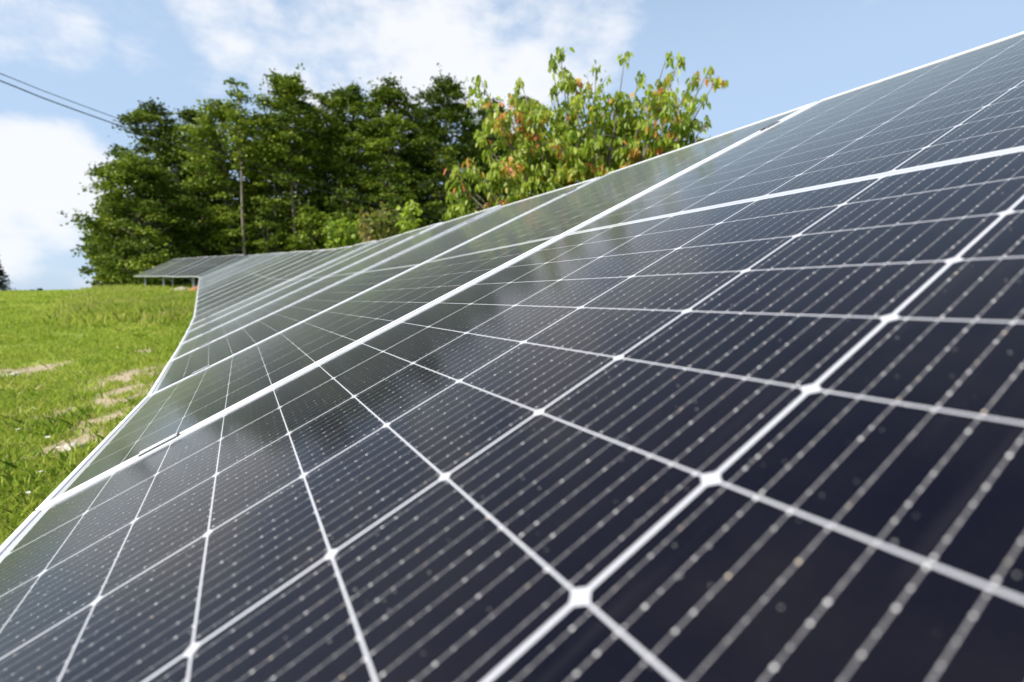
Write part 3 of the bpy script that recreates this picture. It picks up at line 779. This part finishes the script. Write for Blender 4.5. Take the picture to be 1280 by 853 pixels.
wire([(-700, -170, 8.6), (-300, -18, 12.6), (0, 101, 17.6), (68, 128, 19.6), (172, 165, 23), (260, 194, 26.6), (340, 220, 30), (430, 246, 33.5), (540, 272, 37.5), (660, 293, 41.5)], .024, 'lower and thicker of the two black overhead cables at upper left')

# ------------------------------------------------------------------ stones and earth mounds
def stone(name, loc, sc_, mat, label, group=None, seed=0, cat='stone'):
    import bmesh
    r_ = random.Random(seed); bm = bmesh.new(); bmesh.ops.create_icosphere(bm, subdivisions=3, radius=1)
    ph = [r_.uniform(0, 6) for _ in range(6)]
    for v in bm.verts:
        p = v.co; k = 1 + .16 * math.sin(p.x * 3 + ph[0]) * math.cos(p.y * 3.3 + ph[1]) + .09 * math.sin(p.z * 6 + ph[2] + p.x * 4) + .05 * math.sin(p.y * 11 + ph[3])
        v.co = Vector((p.x * sc_[0], p.y * sc_[1], max(p.z, -.5) * sc_[2])) * k
    me = bpy.data.meshes.new(name); bm.to_mesh(me); bm.free(); me.polygons.foreach_set('use_smooth', [True] * len(me.polygons))
    o = link(name, me, mat); o.location = loc; o.rotation_euler = (0, 0, r_.uniform(0, 3)); tag(o, label, cat, group); return o
M_STONE = simple('pale_stone', (.42, .38, .33), .9, 0, .2, (25, (.55, .51, .46)))
p = ground_at(92, 561); stone('stone', (p.x, p.y, float(ground(p.x, p.y)) - .005), (.085, .065, .035), M_STONE, 'pale flat stone lying on a bare patch beside the panel edge', 'stones in the meadow', 1)
p = ground_at(18, 470); stone('stone', (p.x, p.y, float(ground(p.x, p.y))), (.12, .07, .03), M_STONE, 'low tan stone in the bare patch at the left picture edge', 'stones in the meadow', 2)
M_CLAY = simple('orange_clay', (.40, .17, .08), .95, 0, .1, (9, (.28, .13, .07)))
M_SAND = simple('pale_rubble', (.38, .33, .26), .95, 0, .1, (9, (.26, .24, .15)))
def P3(px, Y): 
    X = (px - 640) / F * Y; return (X, Y, float(ground(X, Y)))
x, y, z = P3(251, 24.5); stone('earth_mound', (x, y, z), (.42, .5, .36), M_CLAY, 'orange clay heap under the distant panels near the bend', None, 3, 'earth mound')
x, y, z = P3(229, 24.5); stone('earth_mound', (x, y, z), (.75, .6, .28), M_SAND, 'pale rubble heap under the distant panels, left of the orange clay', None, 4, 'earth mound')
# little white meadow flowers
M_PETAL = simple('white_petals', (.8, .8, .78), .6); M_DISC = simple('flower_disc', (.7, .5, .05), .7); M_STALK = simple('flower_stalk', (.08, .16, .02), .7)
def flower():
    root = empty('flower'); mb = MB(); mb.tube([(0, 0, 0), (.004, 0, .04), (0, 0, .07)], .0012, 5); link('stalk', mb.mesh('stalk'), M_STALK, root)
    v, f = [], []
    for k in range(11):
        a = k * 2 * math.pi / 11; o = len(v)
        for (r_, w, zz) in ((.003, -.0015, .07), (.003, .0015, .07), (.013, .003, .0725), (.016, 0, .072), (.013, -.003, .0725)):
            v.append((math.cos(a) * r_ - math.sin(a) * w, math.sin(a) * r_ + math.cos(a) * w, zz))
        f.append(tuple(range(o, o + 5)))
    me = bpy.data.meshes.new('petals'); me.from_pydata(v, [], f); link('petals', me, M_PETAL, root)
    mb = MB(); mb.tube([(0, 0, .069), (0, 0, .073)], [.0045, .003], 8); link('disc', mb.mesh('disc'), M_DISC, root)
    return root
fl = flower(); fk = [o for o in bpy.data.objects if o.parent == fl]
for i, (px, py) in enumerate(((34, 628), (24, 548), (118, 507), (52, 600), (80, 590), (60, 560), (100, 470), (130, 455), (150, 440), (170, 428), (180, 415), (70, 575), (20, 590), (40, 520), (28, 536), (64, 535), (90, 520))):
    p = ground_at(px, py)
    if i: 
        r_ = fl.copy(); COL.objects.link(r_)
        for k in fk: c = k.copy(); COL.objects.link(c); c.parent = r_
    else: r_ = fl
    r_.location = (p.x, p.y, float(ground(p.x, p.y))); r_.scale = (.75 + (i % 3) * .15,) * 3
    r_.rotation_euler = (R(random.uniform(-18, 18)), R(random.uniform(-18, 18)), i)
    tag(r_, 'small white meadow flower scattered in the short grass left of the panels', 'flower', 'white flowers in the meadow grass')

# ------------------------------------------------------------------ light and sky
SUN = Vector((-.56, -.43, .70)).normalized()
sl = bpy.data.lights.new('Sun', 'SUN'); so = bpy.data.objects.new('Sun', sl); COL.objects.link(so)
sl.energy = 4.2; sl.angle = R(.6); sl.color = (1, .955, .89)
so.rotation_euler = SUN.to_track_quat('Z', 'Y').to_euler(); so.location = (-10, 0, 20)
w = bpy.data.worlds.new('World'); sc.world = w; w.use_nodes = True; nt = w.node_tree; g = N(nt)
bg = nt.nodes['Background']; sky = nt.nodes.new('ShaderNodeTexSky'); sky.sky_type = 'NISHITA'; sky.sun_disc = False
sky.sun_elevation = math.asin(SUN.z); sky.sun_rotation = math.atan2(SUN.x, SUN.y)
sky.air_density = 1.0; sky.dust_density = 1.2; sky.ozone_density = 1.2; sky.altitude = 300
tc = nt.nodes.new('ShaderNodeTexCoord'); D = tc.outputs['Generated']
def pixdir(px, py):
    c, s = math.cos(PITCH), math.sin(PITCH); b_ = (426.5 - py) / F
    return Vector(((px - 640) / F, c + b_ * s, -s + b_ * c)).normalized()
mp = nt.nodes.new('ShaderNodeMapping'); nt.links.new(D, mp.inputs[0]); mp.inputs['Scale'].default_value = (1, 1, 1.7)
n1 = g.noise(mp.outputs[0], 4.2, 8, .58); n2 = g.noise(mp.outputs[0], 13, 6, .6)
tot = None
for (px, py, rad, amp) in ((60, 230, 7.5, 1.1), (-90, 240, 10, 1.1), (125, 235, 6, .9), (60, 2, 6, .62), (-40, -20, 8, .6), (190, 50, 4.5, .5), (290, 20, 7, .75), (385, 80, 8, .85), (500, 30, 12, 1.0), (620, 60, 12, 1.0),
                           (720, 20, 10, .9), (520, 110, 10, .7), (470, -90, 10, .8), (180, 330, 8, .5), (1700, 200, 14, .7), (910, 10, 6, .5), (870, 80, 6, .4), (1050, 60, 7, .3), (250, 110, 5, .5)):
    v = nt.nodes.new('ShaderNodeVectorMath'); v.operation = 'DOT_PRODUCT'; nt.links.new(D, v.inputs[0]); v.inputs[1].default_value = pixdir(px, py)
    k = g.sm(v.outputs['Value'], math.cos(R(rad)), math.cos(R(rad * .25)))
    k = g.m('MULTIPLY', k, amp); tot = k if tot is None else g.m('MAXIMUM', tot, k)
cl = g.m('ADD', tot, g.m('ADD', g.m('MULTIPLY', g.m('SUBTRACT', n1, .5), 2.4), g.m('MULTIPLY', g.m('SUBTRACT', n2, .5), .8)))
cl = g.sm(cl, .28, 1.05)
# elsewhere in the sky: scattered cloud
gen = g.m('MULTIPLY', g.sm(g.noise(mp.outputs[0], 2.4, 7, .55), .52, .72), .75)
sep = nt.nodes.new('ShaderNodeSeparateXYZ'); nt.links.new(D, sep.inputs[0])
cl = g.m('MAXIMUM', cl, g.m('MULTIPLY', gen, g.lt(sep.outputs[1], -.1)))
SKYGAIN = .9
skc = g.mix(g.m('SUBTRACT', .78, g.m('MULTIPLY', g.sm(sep.outputs[2], .35, .8), .66)), sky.outputs[0], (3.3, 4.35, 5.8))
colr = g.mix(g.m('MULTIPLY', cl, .92), skc, (5.85, 5.95, 6.2))
nt.links.new(colr, bg.inputs['Color']); bg.inputs['Strength'].default_value = .10

sc.view_settings.view_transform = 'Standard'; sc.view_settings.look = 'None'
sc.view_settings.exposure = .75; sc.view_settings.gamma = 1
sc.render.engine = 'CYCLES'
sc.cycles.max_bounces = 6; sc.cycles.diffuse_bounces = 3; sc.cycles.glossy_bounces = 3; sc.cycles.transmission_bounces = 4
sc.cycles.use_denoising = True
